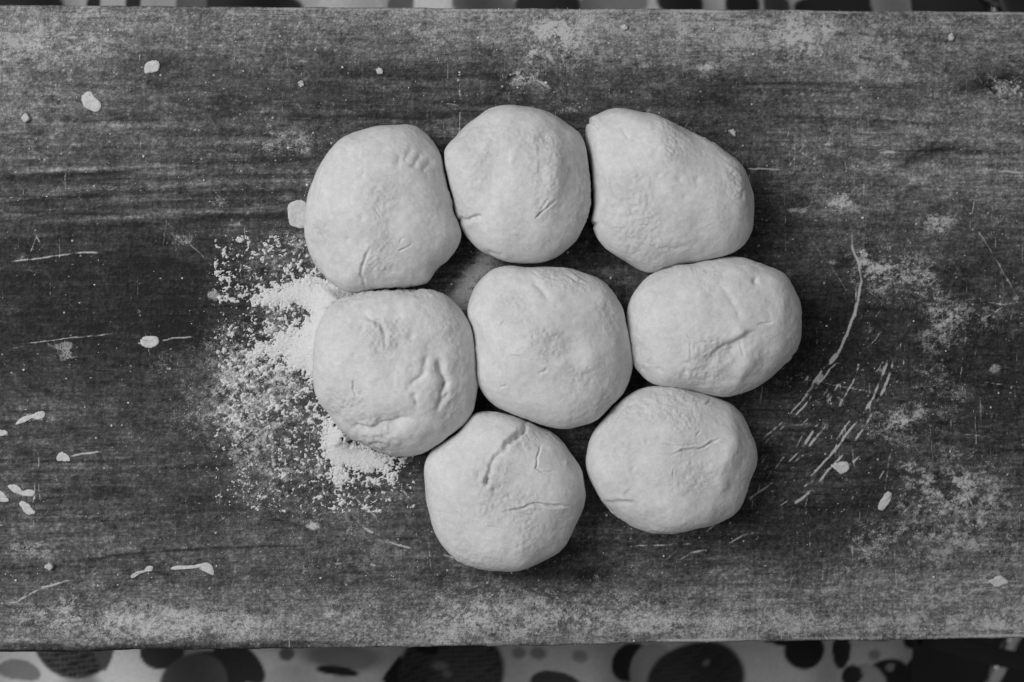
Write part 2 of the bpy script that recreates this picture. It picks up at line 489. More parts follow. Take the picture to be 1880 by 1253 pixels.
    fl *= np.clip(1 + 0.24 * S(9, 5, 21, 2.0) + (.28 + .14 * np.clip((GX - 1400) / 120, 0, 1)) * S(1.8, 1.3, 22, 1.7) + .32 * S(.5, .45, 26, 1.5), 0, 2.6)
    fl *= 1 - .7 * gauss(200, 560, 300, 110)
    fl += 0.10 * np.clip(S(.7, 0.6, 23, 1.8) - .6, 0, 3)
    # blotches of dried flour, pale smear between two balls
    fl += 0.35 * np.clip(S(3.0, 2.2, 24, 2.4) - 2.0, 0, 1) * np.clip(0.5 + S(30, 25, 25), 0, 1.5)

    def mark(arr, pts, wid, amp, seed, brk=0.0, fade=True, op='add'):
        pts = np.asarray(pts, float)
        x0, y0 = pts.min(0) - wid * 3 - 4; x1, y1 = pts.max(0) + wid * 3 + 4
        c0 = max(int((at(x0, 626)[0] - bx0) / STEP) - 4, 0); c1 = min(int((at(x1, 626)[0] - bx0) / STEP) + 4, nx)
        if c1 <= c0: return
        col = GY[:, (c0 + c1) // 2]
        rows = np.where((col > y0 - 8) & (col < y1 + 8))[0]
        if not len(rows): return
        sl = (slice(rows[0], rows[-1] + 1), slice(c0, c1))
        d, p = seg_dist(GX[sl] + WX[sl] * .6, GY[sl] + WY[sl] * .6, pts)
        m = np.exp(-(d / wid) ** 2)
        if fade: m = m * np.clip(np.minimum(p, 1 - p) * 6 + 0.15, 0, 1)
        if brk: m = m * np.clip(0.7 + brk * BRK[sl], 0, 1.25)
        arr[sl] += amp * m
    WX, WY, BRK = S(2, 2, 31), S(2, 2, 32), S(1.6, 1.6, 33, 2)
    # traced knife scratches filled with flour
    sc = [([(1564, 427), (1566, 458), (1578, 486), (1581, 517), (1573, 561), (1556, 613), (1538, 650), (1520, 672)], 3.2, .75, .3),
          ([(1587, 455), (1580, 486)], 5, .5, .3),
          ([(1545, 645), (1501, 692), (1473, 736), (1442, 771), (1394, 812)], 2.0, .75, .8),
          ([(1540, 660), (1508, 700), (1480, 742), (1450, 775), (1398, 818)], 2.0, .7, .9),
          ([(1510, 685), (1485, 720), (1475, 735)], 4.5, .5, .6),
          ([(1580, 664), (1566, 702), (1535, 757)], 1.8, .6, .9), ([(1631, 661), (1616, 702), (1604, 729), (1588, 757)], 3.0, .75, .6),
          ([(1641, 661), (1631, 695), (1617, 729)], 3.0, .65, .9), ([(1604, 757), (1590, 782), (1569, 810)], 2.4, .8, .5),
          ([(1580, 767), (1552, 801), (1532, 829), (1487, 878)], 2.4, .85, .5), ([(1504, 774), (1477, 817)], 3.2, .7, .7),
          ([(1518, 779), (1484, 822)], 3.2, .7, .7), ([(1549, 833), (1521, 864), (1502, 888)], 2.6, .8, .5), ([(1422, 883), (1372, 919)], 2.8, .55, .4),
          ([(1490, 900), (1458, 926)], 3.2, .8, .4), ([(1470, 825), (1448, 850)], 2, .6, .6), ([(1476, 834), (1455, 852)], 2, .5, .7), ([(1583, 835), (1564, 849)], 3, .6, .6),
          ([(1530, 745), (1510, 770)], 2, .45, .9), ([(1500, 880), (1470, 897)], 2, .5, .9), ([(1452, 917), (1430, 930)], 1.8, .45, .9),
          ([(1394, 974), (1362, 984), (1338, 998)], 2.6, .6, .6), ([(1300, 1008), (1270, 1015), (1247, 1029)], 2.4, .65, .4), ([(1160, 1003), (1280, 998)], 2, .4, .9), ([(1240, 1012), (1205, 1050)], 1.6, .35, .9),
          ([(1295, 978), (1312, 965)], 2, .5, .5),
          ([(1477, 424), (1520, 480), (1559, 541)], 1.4, .45, .4), ([(1786, 410), (1830, 478), (1868, 548)], 1.5, .5, .3), ([(1480, 697), (1604, 721)], 1.2, .38, .4), ([(1432, 784), (1494, 776)], 1.2, .35, .4),
          ([(1741, 854), (1765, 890), (1789, 936)], 2.2, .5, .5), ([(1789, 936), (1806, 1015)], 1.2, .3, .5), ([(1590, 530), (1640, 570)], 1.4, .4, .5), ([(1750, 480), (1765, 500)], 1.6, .4, .5),
          ([(1800, 700), (1880, 712)], 1.2, .35, .4), ([(1760, 797), (1825, 803)], 1.2, .35, .4), ([(1810, 555), (1840, 560), (1880, 556)], 2.4, .5, .5), ([(1800, 590), (1845, 562)], 2, .4, .6),
          ([(1370, 309), (1400, 310), (1436, 312)], 2.0, .75, .3), ([(1830, 314), (1880, 318)], 2.6, .65, .3), ([(1612, 280), (1660, 281)], 1.6, .45, .4), ([(1626, 280), (1643, 280)], 2.6, .8, .0),
          ([(1480, 263), (1650, 268)], 1.2, .3, .6), ([(0, 481), (60, 477), (120, 468), (190, 463)], 2.4, .6, .5), ([(24, 633), (120, 622), (220, 613)], 1.6, .5, .4), ([(60, 635), (20, 640)], 2, .3, .5),
          ([(295, 625), (357, 618)], 1.8, .6, .2), ([(125, 839), (150, 833), (189, 829)], 2.4, .55, .5), ([(0, 1108), (31, 1106), (60, 1088), (80, 1078), (117, 1068), (160, 1062)], 2.6, .5, .6), ([(75, 1079), (117, 1069)], 2.4, .6, .2),
          ([(651, 914), (672, 934), (694, 953)], 2.2, .6, .3), ([(713, 995), (757, 1008)], 2.0, .7, .3), ([(646, 950), (680, 975), (706, 988)], 4.0, .45, .9), ([(735, 895), (762, 925)], 2.4, .4, .6), ([(600, 1033), (690, 1038)], 2.6, .4, .8), ([(680, 1035), (690, 1040)], 4, .5, .2),
          ([(813, 1018), (835, 1025)], 3, .55, .5), ([(180, 85), (155, 108), (142, 124)], 3.2, .4, .3), ([(40, 862), (36, 890)], 1.2, .35, .2), ([(10, 920), (8, 960)], 1.6, .35, .5),
          ([(1485, 1150), (1500, 1163)], 1.6, .45, .2), ([(1585, 1125), (1605, 1165)], 2.2, .45, .2), ([(1560, 1090), (1585, 1120)], 1.6, .35, .2), ([(1780, 1066), (1880, 1068)], 1.6, .5, .2),
          ([(1040, 0), (1050, 40)], 3, .3, .5), ([(960, 130), (990, 150), (1015, 165)], 6, .35, .9), ([(980, 70), (1000, 95), (1020, 120)], 7, .35, .9), ([(818, 190), (845, 195)], 2, .4, .4), ([(1282, 130), (1300, 118)], 4, .5, .3),
          ([(1500, 275), (1520, 262), (1532, 252)], 4, .38, .6), ([(1670, 340), (1690, 310)], 5, .3, .8), ([(60, 415), (75, 450)], 2, .4, .4), ([(70, 430), (55, 465)], 2, .35, .4), ([(108, 430), (109, 480)], 1.4, .35, .3)]
    scr = np.zeros(GX.shape)
    for q in range(26):
        x, y = R.normal(1848, 18), R.normal(158, 10); a = R.uniform(0, 6.28); L = R.uniform(4, 14)
        mark(scr, [(x, y), (x + L * math.cos(a), y + L * math.sin(a))], R.uniform(1.4, 2.6), R.uniform(.3, .7), q, .5)
    for i, (p, w, a, b) in enumerate(sc): mark(scr, p, w * .75, a * 1.5, i, b * .45)
    # pale smear of dough between the balls
    mark(fl, [(895, 470), (868, 505), (838, 560)], 20, .8, 0, .10, False)
    mark(lw, [(895, 470), (868, 505), (838, 560)], 22, 1.9, 0, 0, False)
    mark(lw, [(880, 470), (850, 520)], 3, .25, 0, 0); mark(lw, [(893, 480), (860, 540)], 3, -.2, 0, 0)
    # dried smears by the flakes
    mark(scr, [(32, 775), (50, 765), (60, 770)], 6, .6, 0, .5)
    # growth lines and cracks along the grain
    for p, w, a in (([(0, 320), (140, 312), (275, 305)], 4, .55), ([(0, 330), (120, 324), (250, 318)], 6, -.7), ([(0, 349), (240, 345)], 5, .35), ([(0, 374), (240, 354), (400, 344), (560, 333)], 5, -.6), ([(240, 345), (420, 338), (620, 326)], 4, .5), ([(60, 408), (330, 396), (550, 378)], 5, .5), ([(0, 424), (200, 416), (400, 403), (555, 392)], 8, -.55), ([(330, 304), (480, 296), (590, 290)], 6, -.6), ([(300, 268), (450, 260), (560, 252)], 3, .35), ([(120, 222), (220, 218), (320, 216)], 4, -.35),
                    ([(550, 143), (660, 138), (760, 141)], 3, -.6), ([(760, 143), (900, 139), (1000, 141)], 3, -.5), ([(560, 172), (700, 172), (800, 168)], 3, -.4), ([(600, 215), (700, 212), (800, 222)], 5, -.5), ([(1350, 155), (1460, 152)], 3, -.5), ([(1300, 170), (1450, 168), (1600, 165)], 4, -.4), ([(1420, 188), (1600, 190)], 3, -.4), ([(1260, 95), (1420, 93)], 2, -.4), ([(1530, 62), (1610, 64)], 2.5, -.5), ([(1655, 98), (1685, 99)], 4, -.8), ([(1600, 105), (1640, 106)], 5, -.5),
                    ([(120, 1036), (148, 1029), (220, 1020), (295, 1012), (395, 1007), (583, 1000)], 2.4, -.9), ([(110, 880), (250, 862), (420, 856), (560, 846)], 3, -.4),
                    ([(235, 945), (400, 938), (560, 930)], 2.5, -.4), ([(0, 325), (160, 318), (300, 310)], 2.5, -.5), ([(255, 1000), (265, 1020), (280, 1050), (320, 1058)], 4, -.7),
                    ([(1340, 152), (1440, 154), (1560, 160), (1680, 163)], 2.2, -.6), ([(1400, 215), (1560, 218), (1700, 228), (1760, 230)], 2.2, -.55), ([(1660, 300), (1690, 275), (1730, 255)], 4, -.9),
                    ([(1700, 275), (1790, 278), (1870, 282)], 3, -.6), ([(1600, 65), (1660, 63)], 2, -.4), ([(1750, 40), (1780, 36), (1800, 45)], 3, -.7), ([(640, 50), (730, 46)], 2, -.5), ([(560, 16), (740, 18)], 1.6, -.6),
                    ([(700, 130), (660, 132), (560, 135)], 3, -.5), ([(240, 610), (358, 605), (356, 625), (330, 640)], 3, -.4), ([(1810, 160), (1830, 162), (1850, 150)], 6, -.8), ([(1750, 640), (1745, 660), (1720, 668)], 10, -.6),
                    ([(600, 1124), (700, 1116), (900, 1120), (1150, 1118)], 1.8, -.5), ([(1240, 1130), (1248, 1160)], 4, -.5), ([(735, 110), (700, 108)], 2, -.3), ([(756, 72), (762, 72)], 2.5, -1.2),
                    ([(1520, 1158), (1640, 1150), (1760, 1152)], 1.6, -.5), ([(0, 1183), (60, 1184), (120, 1184)], 5, -.9), ([(300, 1188), (500, 1183), (800, 1172)], 4, -.4)):
        mark(lw, p, w, a, 0)
    for i in range(330):
        x, y = R.uniform(-50, 1850), R.uniform(15, 1180)
        if 430 < y < 1000 and R.random() < .55: continue
        L = R.gamma(2.2, 40); sl = R.normal(-.03 if x < 700 else .02, .02)
        mark(lw, [(x, y), (x + L * .5, y + sl * L * .5 + R.normal(0, 1.2)), (x + L, y + sl * L)], R.uniform(.9, 2.6), R.choice([-1, -1, -1, .6]) * R.uniform(.25, .75), i, .5)
    # hairline scuffs: mostly across the grain, some oblique
    for i in range(700):
        x, y = R.uniform(0, 1880), R.uniform(20, 1180); L = R.gamma(2, 22)
        a = R.normal(90, 4) if R.random() < .72 else R.uniform(20, 160)
        dx, dy = math.cos(math.radians(a)) * L, math.sin(math.radians(a)) * L
        if x < 1350 and R.random() < .4: continue
        mark(scr, [(x, y), (x + dx + R.normal(0, 2), y + dy)], R.uniform(.8, 1.3), R.uniform(.18, .5), i, .4)
    for i in range(60):
        x, y = R.uniform(1370, 1700), R.uniform(640, 960); a = math.radians(R.normal(-54, 8)); L = R.gamma(2, 12)
        mark(scr, [(x, y), (x + L * math.cos(a), y + L * math.sin(a))], R.uniform(.9, 1.9), R.uniform(.2, .6), i, .5)
    for i in range(150):
        x, y = R.uniform(1480, 1880), R.uniform(330, 1160); L = R.gamma(2, 24)
        mark(scr, [(x, y), (x + R.normal(0, 3), y + L)], R.uniform(.8, 1.3), R.uniform(.2, .45), i, .4)
    # loose specks
    n = 6500
    sx = R.integers(3, nx - 3, n); sy = R.integers(3, ny - 3, n)
    keep = R.random(n) < (0.18 + 1.6 * np.clip(fl[sy, sx] - .05, 0, .5))
    for x, y in zip(sx[keep], sy[keep]):
        a = R.uniform(.2, .9); k = R.random()
        scr[y, x] += a
        if k < .35: scr[y, x + 1] += a * .8
        if k < .15: scr[y + 1, x] += a * .8; scr[y + 1, x + 1] += a * .7
    # sharp arris along both long edges catches flour
    eb = np.clip(.75 + .35 * S(14, 30, 45, 2), 0, 1.2)
    scr += eb * (0.42 * np.exp(-((GY - (GY[-1:] + 4)) / 3.5) ** 2) * np.clip((GX - 200) / 300, 0, 1) + 0.46 * np.exp(-((GY - (GY[:1] - 5)) / 4) ** 2) * np.clip((GX - 950) / 300, 0, 1))
    z = 0.00012 * np.clip(band, -1, 1) - 0.00012 - 0.0003 * np.clip(-(lw - math.log(.03)), 0, 1)
    # worn, rounded long edges: more at the lower left
    dt, db = (yt[None] - BYG), (BYG - yb[None])
    rb = (0.0016 + 0.0034 * np.clip((700 - GX) / 700, 0, 1)) * (1 + .25 * S(12, 30, 41))
    rt = 0.0016 * (1 + .25 * S(12, 30, 42))
    for d, r in ((db, rb), (dt, rt)):
        k = np.clip(1 - d / r, 0, 1)
        z = z - r * 0.8 * (1 - np.sqrt(np.clip(1 - k * k, 0, 1)))
    lw -= 1.5 * np.clip(1.15 - db / 0.0042, 0, 1) * np.clip((760 - GX) / 450, 0, 1)
    fl *= 1 - .9 * np.clip(1.15 - db / 0.0042, 0, 1) * np.clip((760 - GX) / 450, 0, 1)

    # mesh: fine top + sides + underside
    lw = np.clip(lw, math.log(0.012), math.log(0.40)); fl = np.clip(fl, 0, 1.1)
    co = np.stack([BXG, BYG, z], -1).reshape(-1, 3)
    # ragged edge line
    co2 = co.reshape(ny, nx, 3)
    jag = spec(8, nx, 5 / .5, 1, 43, 2)[0] * 0.00022
    co2[0, :, 1] += jag; co2[1, :, 1] += jag * .5
    jag = spec(8, nx, 5 / .5, 1, 44, 2)[0] * 0.00015
    co2[-1, :, 1] += jag; co2[-2, :, 1] += jag * .5
    idx = np.arange(ny * nx).reshape(ny, nx)
    ring = np.concatenate([idx[0, :], idx[1:, -1], idx[-1, -2::-1], idx[-2:0:-1, 0]])
    low = co[ring].copy(); low[:, 2] = -THICK
    base = len(co); m = len(ring)
    k = np.arange(m); kn = (k + 1) % m
    side = np.stack([ring[k], base + k, base + kn, ring[kn]], -1)
    cen = np.array([[0, 0, -THICK]])
    tris = np.stack([np.full(m, base + m), base + kn, base + k], -1)
    me = mesh_np('pastry_board', np.vstack([co, low, cen]), np.vstack([grid_quads(ny, nx), side]), tris)
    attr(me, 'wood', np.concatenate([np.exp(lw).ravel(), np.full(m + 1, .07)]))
    attr(me, 'scratch', np.concatenate([np.clip(scr, 0, 1.2).ravel(), np.zeros(m + 1)]))
    attr(me, 'flour', np.concatenate([fl.ravel(), np.full(m + 1, .05)]))
    o = link('pastry_board', me, BOARD)
    tag(o, 'worn dark wooden pastry board, scratched and dusted with flour', 'board')
    return fl


FL = build_board()

# ------------------------------------------------------------------ dough balls
def ball(name, outline, label, H, feats, seed, bumps=(), rough=1.0, tilt=(0, 0), marks=()):
    zr = 0.40 * H
    P = at([p[0] for p in outline], [p[1] for p in outline], zr)[:, :2]
    c = P.mean(0)
    for _ in range(3):
        d = P - c; a = np.arctan2(d[:, 1], d[:, 0]); o = np.argsort(a)
        c = c + 0.5 * (P.max(0) + P.min(0) - 2 * c) * .5
    d = P - c; a = np.arctan2(d[:, 1], d[:, 0]); rr = np.hypot(d[:, 0], d[:, 1]); o = np.argsort(a); a, rr = a[o], rr[o]
    NT_, NR = 480, 118
    th = np.linspace(-math.pi, math.pi, NT_, endpoint=False)
    r = np.interp(th, np.concatenate([a - 2 * math.pi, a, a + 2 * math.pi]), np.tile(rr, 3))
    f = np.fft.rfft(r); kk = np.arange(len(f)); f *= np.exp(-(kk / 26.0) ** 2); r = np.fft.irfft(f, NT_)
    r = r - 0.00045
    R0 = r.mean()
    n = 2.35
    # upper part: from pole to equator, then tuck to the base
    rho_u = np.concatenate([np.linspace(0.012, 0.86, NR - 22), 1 - (1 - .86) * (1 - np.linspace(0, 1, 24)[1:]) ** 2])
    zu = zr + (H - zr) * np.clip(1 - rho_u ** n, 0, 1) ** (1 / n)
    tb = np.linspace(0, 1, 12)[1:]
    zl = zr * (1 - np.sin(tb * math.pi / 2) ** 1.0); rl = 1 - 0.16 * (1 - np.cos(tb * math.pi / 2))
    rho = np.concatenate([rho_u, rl]); zz = np.concatenate([zu, zl])
    zz[-1] = 0
    rs = r.copy()                      # outline softens towards the top
    fs = np.fft.rfft(r); fs *= np.exp(-(kk / 5.0) ** 2); rs = np.fft.irfft(fs, NT_)
    w = np.clip(rho, 0, 1)[:, None] ** 3
    RR = rho[:, None] * (r[None] * w + rs[None] * (1 - w))
    X = c[0] + RR * np.cos(th); Y = c[1] + RR * np.sin(th); Z = np.repeat(zz[:, None], NT_, 1)
    # normals of the smooth body
    nr = np.where(np.arange(len(rho)) < len(rho_u), rho ** (n - 1) / R0, 1 / R0); nz = np.where(zz >= zr, np.clip((zz - zr) / (H - zr), 0, 1) ** (n - 1) / (H - zr), -.2 / R0)
    l = np.hypot(nr, nz); nr, nz = nr / l, nz / l
    up = np.clip(zz / zr, 0, 1)[:, None]
    p = np.stack([X, Y, Z], -1).reshape(-1, 3)
    D = (0.0016 * vnoise(p, 0.026, seed) + 0.00060 * rough * vnoise(p, 0.012, seed + 1) + 0.00015 * rough * vnoise(p, 0.0045, seed + 2)
         + 0.00008 * rough * vnoise(p, 0.002, seed + 3)).reshape(X.shape)
    patch = np.clip(vnoise(p, 0.018, seed + 5) * 1.6, 0, 1).reshape(X.shape)
    D += patch * rough * (0.00030 * vnoise(p, 0.0036, seed + 6) + 0.00030 * vnoise(p, 0.0016, seed + 7)).reshape(X.shape)
    dust = 1 + 0.03 * vnoise(p, 0.012, seed + 8).reshape(X.shape)
    wob = 0.0006 * vnoise(p, 0.004, seed + 9).reshape(X.shape); wob2 = 0.0006 * vnoise(p, 0.004, seed + 10).reshape(X.shape)
    zt_ = H * 0.9
    brk = vnoise(p, 0.003, seed + 11).reshape(X.shape)
    for (pts, wmm, dmm) in feats:                       # creases: groove with a lip
        q = at([a_[0] for a_ in pts], [a_[1] for a_ in pts], zt_)[:, :2]
        ds, ps = seg_dist(X + wob, Y + wob2, q); wd = wmm * (.00062 if wmm < 1.1 else .00078)
        tp = np.clip(np.minimum(ps, 1 - ps) * 5 + .12, 0, 1) * np.clip(.85 + .5 * brk, .25, 1.3)
        D += dmm * .00155 * tp * (-np.exp(-(ds / wd) ** 2) + .14 * np.exp(-((ds - 2.4 * wd) / (1.4 * wd)) ** 2))
    for (bx, by, rmm, hmm, *el) in bumps:               # dents (-) and swellings (+)
        q = at(bx, by, zt_); e, ro = (el + [1.0, 0])[:2] if el else (1.0, 0)
        ca, sa = math.cos(math.radians(ro)), math.sin(math.radians(ro))
        dx, dy = X + wob - q[0], -(Y + wob2 - q[1])
        u = dx * ca + dy * sa; v = (-dx * sa + dy * ca) * e
        D += hmm * (.0014 if hmm > 0 or rmm > 9 else .0010) * np.exp(-(u * u + v * v) / (rmm * .001) ** 2)
    for (pts, wpx, v) in marks:                         # stains and scorings in the flour coat
        q = at([a_[0] for a_ in pts], [a_[1] for a_ in pts], zt_)[:, :2]
        ds, ps = seg_dist(X + wob, Y + wob2, q)
        dust = dust * (1 - v * np.exp(-(ds / (wpx * PX)) ** 2))
    D *= up
    RR = RR + D * nr[:, None]; X = c[0] + RR * np.cos(th); Y = c[1] + RR * np.sin(th)
    Z = Z + D * np.abs(nz[:, None]) + up * np.clip((zz - zr) / (H - zr), 0, 1)[:, None] * (tilt[0] * (X - c[0]) + tilt[1] * (Y - c[1]))
    Z[-1] = 0.0
    base = np.array([c[0], c[1], 0.0])
    co = np.stack([X, Y, Z], -1).reshape(-1, 3) - base
    m = len(rho); idx = np.arange(m * NT_).reshape(m, NT_); nxt = np.roll(idx, -1, 1)
    quads = np.stack([idx[:-1], idx[1:], nxt[1:], nxt[:-1]], -1).reshape(-1, 4)
    co = np.vstack([co, [[0, 0, Z[0].mean()]], [[0, 0, 0]]]); t0 = len(co) - 2
    tris = np.vstack([np.stack([np.full(NT_, t0), idx[0], nxt[0]], -1), np.stack([np.full(NT_, t0 + 1), nxt[-1], idx[-1]], -1)])
    me = mesh_np('dough_ball', co, quads, tris)
    attr(me, 'dust', np.concatenate([dust.ravel(), [1, 1]]))
    attr(me, 'grain', np.concatenate([(0.35 + patch * rough).ravel(), [0, 0]]))
    ob = link('dough_ball', me, DOUGH); ob.location = base
    tag(ob, label, 'dough', 'dough balls on the board')
    return ob


B1 = [(705, 227), (735, 227), (761, 228), (780, 240), (802, 261), (812, 278), (816, 312), (822, 345), (833, 390), (849, 432), (833, 468), (805, 502), (793, 525), (763, 530), (722, 530), (691, 531), (663, 535), (643, 538), (627, 532), (607, 518), (582, 488), (565, 451), (557, 418), (558, 390), (562, 365), (571, 331), (585, 301), (607, 271), (643, 245), (674, 233)]
B2 = [(929, 193), (955, 193), (984, 198), (1016, 211), (1045, 231), (1063, 244), (1077, 273), (1084, 312), (1088, 354), (1087, 381), (1074, 418), (1063, 439), (1048, 456), (1026, 473), (1000, 483), (974, 485), (947, 486), (926, 483), (905, 475), (884, 464), (868, 446), (850, 420), (837, 396), (829, 362), (821, 323), (816, 281), (824, 265), (842, 252), (871, 221), (900, 204)]
B3 = [(1106, 195), (1133, 194), (1152, 198), (1169, 207), (1201, 213), (1236, 228), (1266, 241), (1304, 264), (1334, 285), (1361, 307), (1375, 333), (1384, 360), (1386, 384), (1380, 420), (1369, 447), (1345, 464), (1310, 473), (1261, 485), (1223, 493), (1193, 503), (1168, 496), (1150, 482), (1122, 463), (1098, 436), (1083, 406), (1089, 382), (1091, 354), (1086, 319), (1081, 284), (1071, 249), (1074, 224), (1080, 209), (1087, 209), (1101, 202)]
B4 = [(631, 545), (659, 537), (694, 532), (740, 530), (789, 530), (811, 538), (830, 555), (854, 583), (869, 610), (874, 640), (877, 678), (876, 716), (868, 754), (849, 781), (824, 803), (794, 822), (767, 832), (740, 834), (713, 832), (686, 822), (659, 810), (634, 795), (607, 765), (591, 741), (577, 700), (572, 670), (573, 640), (577, 610), (588, 586), (604, 562)]
B5 = [(930, 488), (966, 489), (1009, 487), (1040, 490), (1069, 499), (1095, 510), (1119, 525), (1132, 544), (1147, 565), (1152, 596), (1156, 628), (1160, 660), (1156, 689), (1143, 725), (1122, 749), (1095, 775), (1077, 781), (1056, 786), (1030, 789), (998, 783), (966, 771), (940, 761), (911, 748), (890, 728), (879, 699), (877, 665), (874, 628), (869, 604), (857, 581), (861, 554), (872, 528), (890, 509), (908, 496)]
B6 = [(1302, 477), (1337, 473), (1369, 476), (1395, 485), (1418, 494), (1441, 504), (1450, 518), (1462, 543), (1470, 573), (1472, 601), (1467, 627), (1457, 650), (1445, 666), (1427, 679), (1399, 701), (1371, 717), (1348, 727), (1323, 730), (1302, 724), (1270, 717), (1240, 710), (1205, 706), (1182, 689), (1163, 668), (1157, 627), (1153, 587), (1153, 566), (1161, 543), (1177, 522), (1196, 504), (1221, 494), (1260, 485)]
B7 = [(873, 754), (900, 752), (929, 758), (960, 770), (997, 783), (1018, 791), (1039, 811), (1052, 832), (1068, 856), (1076, 887), (1081, 911), (1072, 940), (1055, 974), (1037, 1006), (1010, 1022), (979, 1038), (955, 1051), (929, 1051), (897, 1047), (871, 1040), (847, 1030), (813, 1001), (794, 969), (784, 935), (777, 898), (777, 872), (782, 845), (790, 830), (813, 811), (839, 790), (860, 766)]
B8 = [(1213, 708), (1247, 711), (1276, 719), (1314, 731), (1343, 747), (1362, 767), (1376, 793), (1387, 822), (1390, 848), (1384, 877), (1371, 916), (1352, 942), (1331, 956), (1311, 965), (1276, 969), (1242, 977), (1213, 980), (1189, 981), (1173, 973), (1153, 962), (1125, 942), (1103, 920), (1089, 892), (1079, 863), (1077, 829), (1082, 808), (1094, 786), (1115, 762), (1139, 736), (1165, 719), (1189, 711)]

ball('a', B1, 'oval dough ball with slanting finger dimples on its shoulder, half covering a round flour disc', 0.047,
     [([(733, 281), (730, 309)], 1.8, .45), ([(758, 270), (741, 297)], 2.0, .6), ([(777, 275), (755, 309)], 2.0, .6), ([(797, 287), (775, 314)], 2.0, .5), ([(712, 270), (690, 290)], 2, .3),
      ([(677, 457), (667, 485), (663, 504), (670, 527)], 1.0, .9), ([(691, 383), (699, 400)], .6, .45), ([(733, 463), (744, 457), (758, 450)], .6, .6), ([(733, 450), (737, 440), (745, 437)], .6, .4),
      ([(590, 340), (580, 360)], .8, .3), ([(602, 330), (592, 352)], .8, .3), ([(669, 310), (665, 330)], 1.2, .3)], 1,
     [(665, 402, 1.6, -.5), (638, 440, 1.2, -.6), (800, 500, 12, -2.0), (790, 260, 10, -1.6), (630, 300, 20, .6), (760, 440, 6, .5)], 1.0)
ball('b', B2, 'round dough ball with a sharp shoulder ridge, beside the oval finger-dimpled ball', 0.050,
     [([(1019, 370), (1000, 386), (982, 404)], .8, .9), ([(1003, 368), (990, 389)], .7, .5), ([(837, 396), (858, 403), (884, 399)], 1.3, 1.1), ([(896, 460), (925, 468)], 1.5, .5)], 2,
     [(1018, 300, 7, 1.3, .35, 0), (1005, 370, 7, 1.1, .35, 15), (990, 225, 6, .8), (900, 330, 8, -.9, .7, 60), (995, 323, 4, -.6), (1060, 330, 12, -1.8, .5, 0), (940, 295, 2, .5), (1000, 255, 3, -.7), (860, 300, 14, .8)], 1.0)
ball('c', B3, 'large pear-shaped dough ball tapering to a notched tip', 0.050,
     [([(1083, 203), (1090, 212), (1099, 224)], 1.3, 1.6), ([(1136, 227), (1145, 238), (1155, 251)], 1.0, .5), ([(1082, 402), (1106, 409)], 1.2, .9), ([(1177, 413), (1192, 415)], .7, .3), ([(1205, 455), (1230, 458), (1280, 448)], 1.5, .4)], 3,
     [(1204, 278, 2, -.6, .5, 30), (1206, 325, 1.5, -.5), (1243, 331, 1.8, -.7), (1277, 333, 1.8, -.7), (1223, 371, 1.8, -.6), (1255, 363, 2.4, -.6), (1355, 360, 5, .9, .4, 0), (1320, 410, 8, .9, .4, -30), (1120, 240, 16, -2.0), (1300, 250, 14, -1.2), (1357, 346, 1.6, .6), (1160, 330, 16, .8)], 1.1)
ball('d', B4, 'deeply creased and rough dough ball sitting against the heap of flour', 0.048,
     [([(804, 655), (810, 684), (817, 700), (810, 724), (806, 748)], 4.0, 1.3), ([(806, 660), (813, 684), (821, 700), (813, 724), (809, 745)], 1.5, 1.5), ([(800, 755), (812, 738), (826, 722)], 1.4, .8), ([(640, 776), (678, 786), (702, 777), (729, 773), (755, 760)], 4.2, 1.2), ([(645, 781), (678, 790), (702, 781), (729, 777), (751, 766)], 1.4, 1.1), ([(675, 817), (705, 815)], 1.3, 1.0), ([(635, 775), (660, 800)], 1.2, .8),
      ([(650, 697), (645, 713), (653, 732)], .7, .9), ([(667, 574), (680, 585), (698, 589), (706, 613), (705, 640)], 1.3, .9), ([(785, 650), (775, 690), (745, 715)], 2.0, .7), ([(760, 720), (765, 745)], 1.6, .5)], 4,
     [(664, 604, 1.5, -.6), (649, 652, 1.2, -.6), (638, 591, 1.4, -.5), (755, 618, 2.0, -.8), (798, 700, 5, .7), (770, 700, 6, -.8), (720, 770, 10, -1.0, 1.5, -15), (730, 795, 5, 1.0), (820, 660, 6, .8), (835, 720, 6, .8), (600, 640, 14, .8)], 1.5)
ball('e', B5, 'smooth dough ball with shallow dents, enclosed by the other balls', 0.049,
     [([(926, 586), (918, 599)], .5, .35), ([(937, 652), (952, 655), (966, 661)], .6, .5), ([(920, 711), (930, 707)], .7, .5), ([(987, 686), (1003, 679)], 1.2, .6), ([(977, 512), (998, 536), (1009, 552)], 2.4, .6), ([(1040, 504), (1069, 520)], 1.0, .6), ([(1056, 500), (1086, 517)], 1, .4), ([(912, 665), (908, 675)], 1, .3)], 5,
     [(1051, 633, 7, -.9), (1061, 694, 9, -1.3, .8, -40), (958, 538, 6, -.7), (1040, 545, 4, -.6), (1100, 610, 8, -.8), (1085, 665, 5, .8), (1000, 710, 10, -.7), (930, 620, 18, .7), (1030, 670, 4, .7)], 1.0)
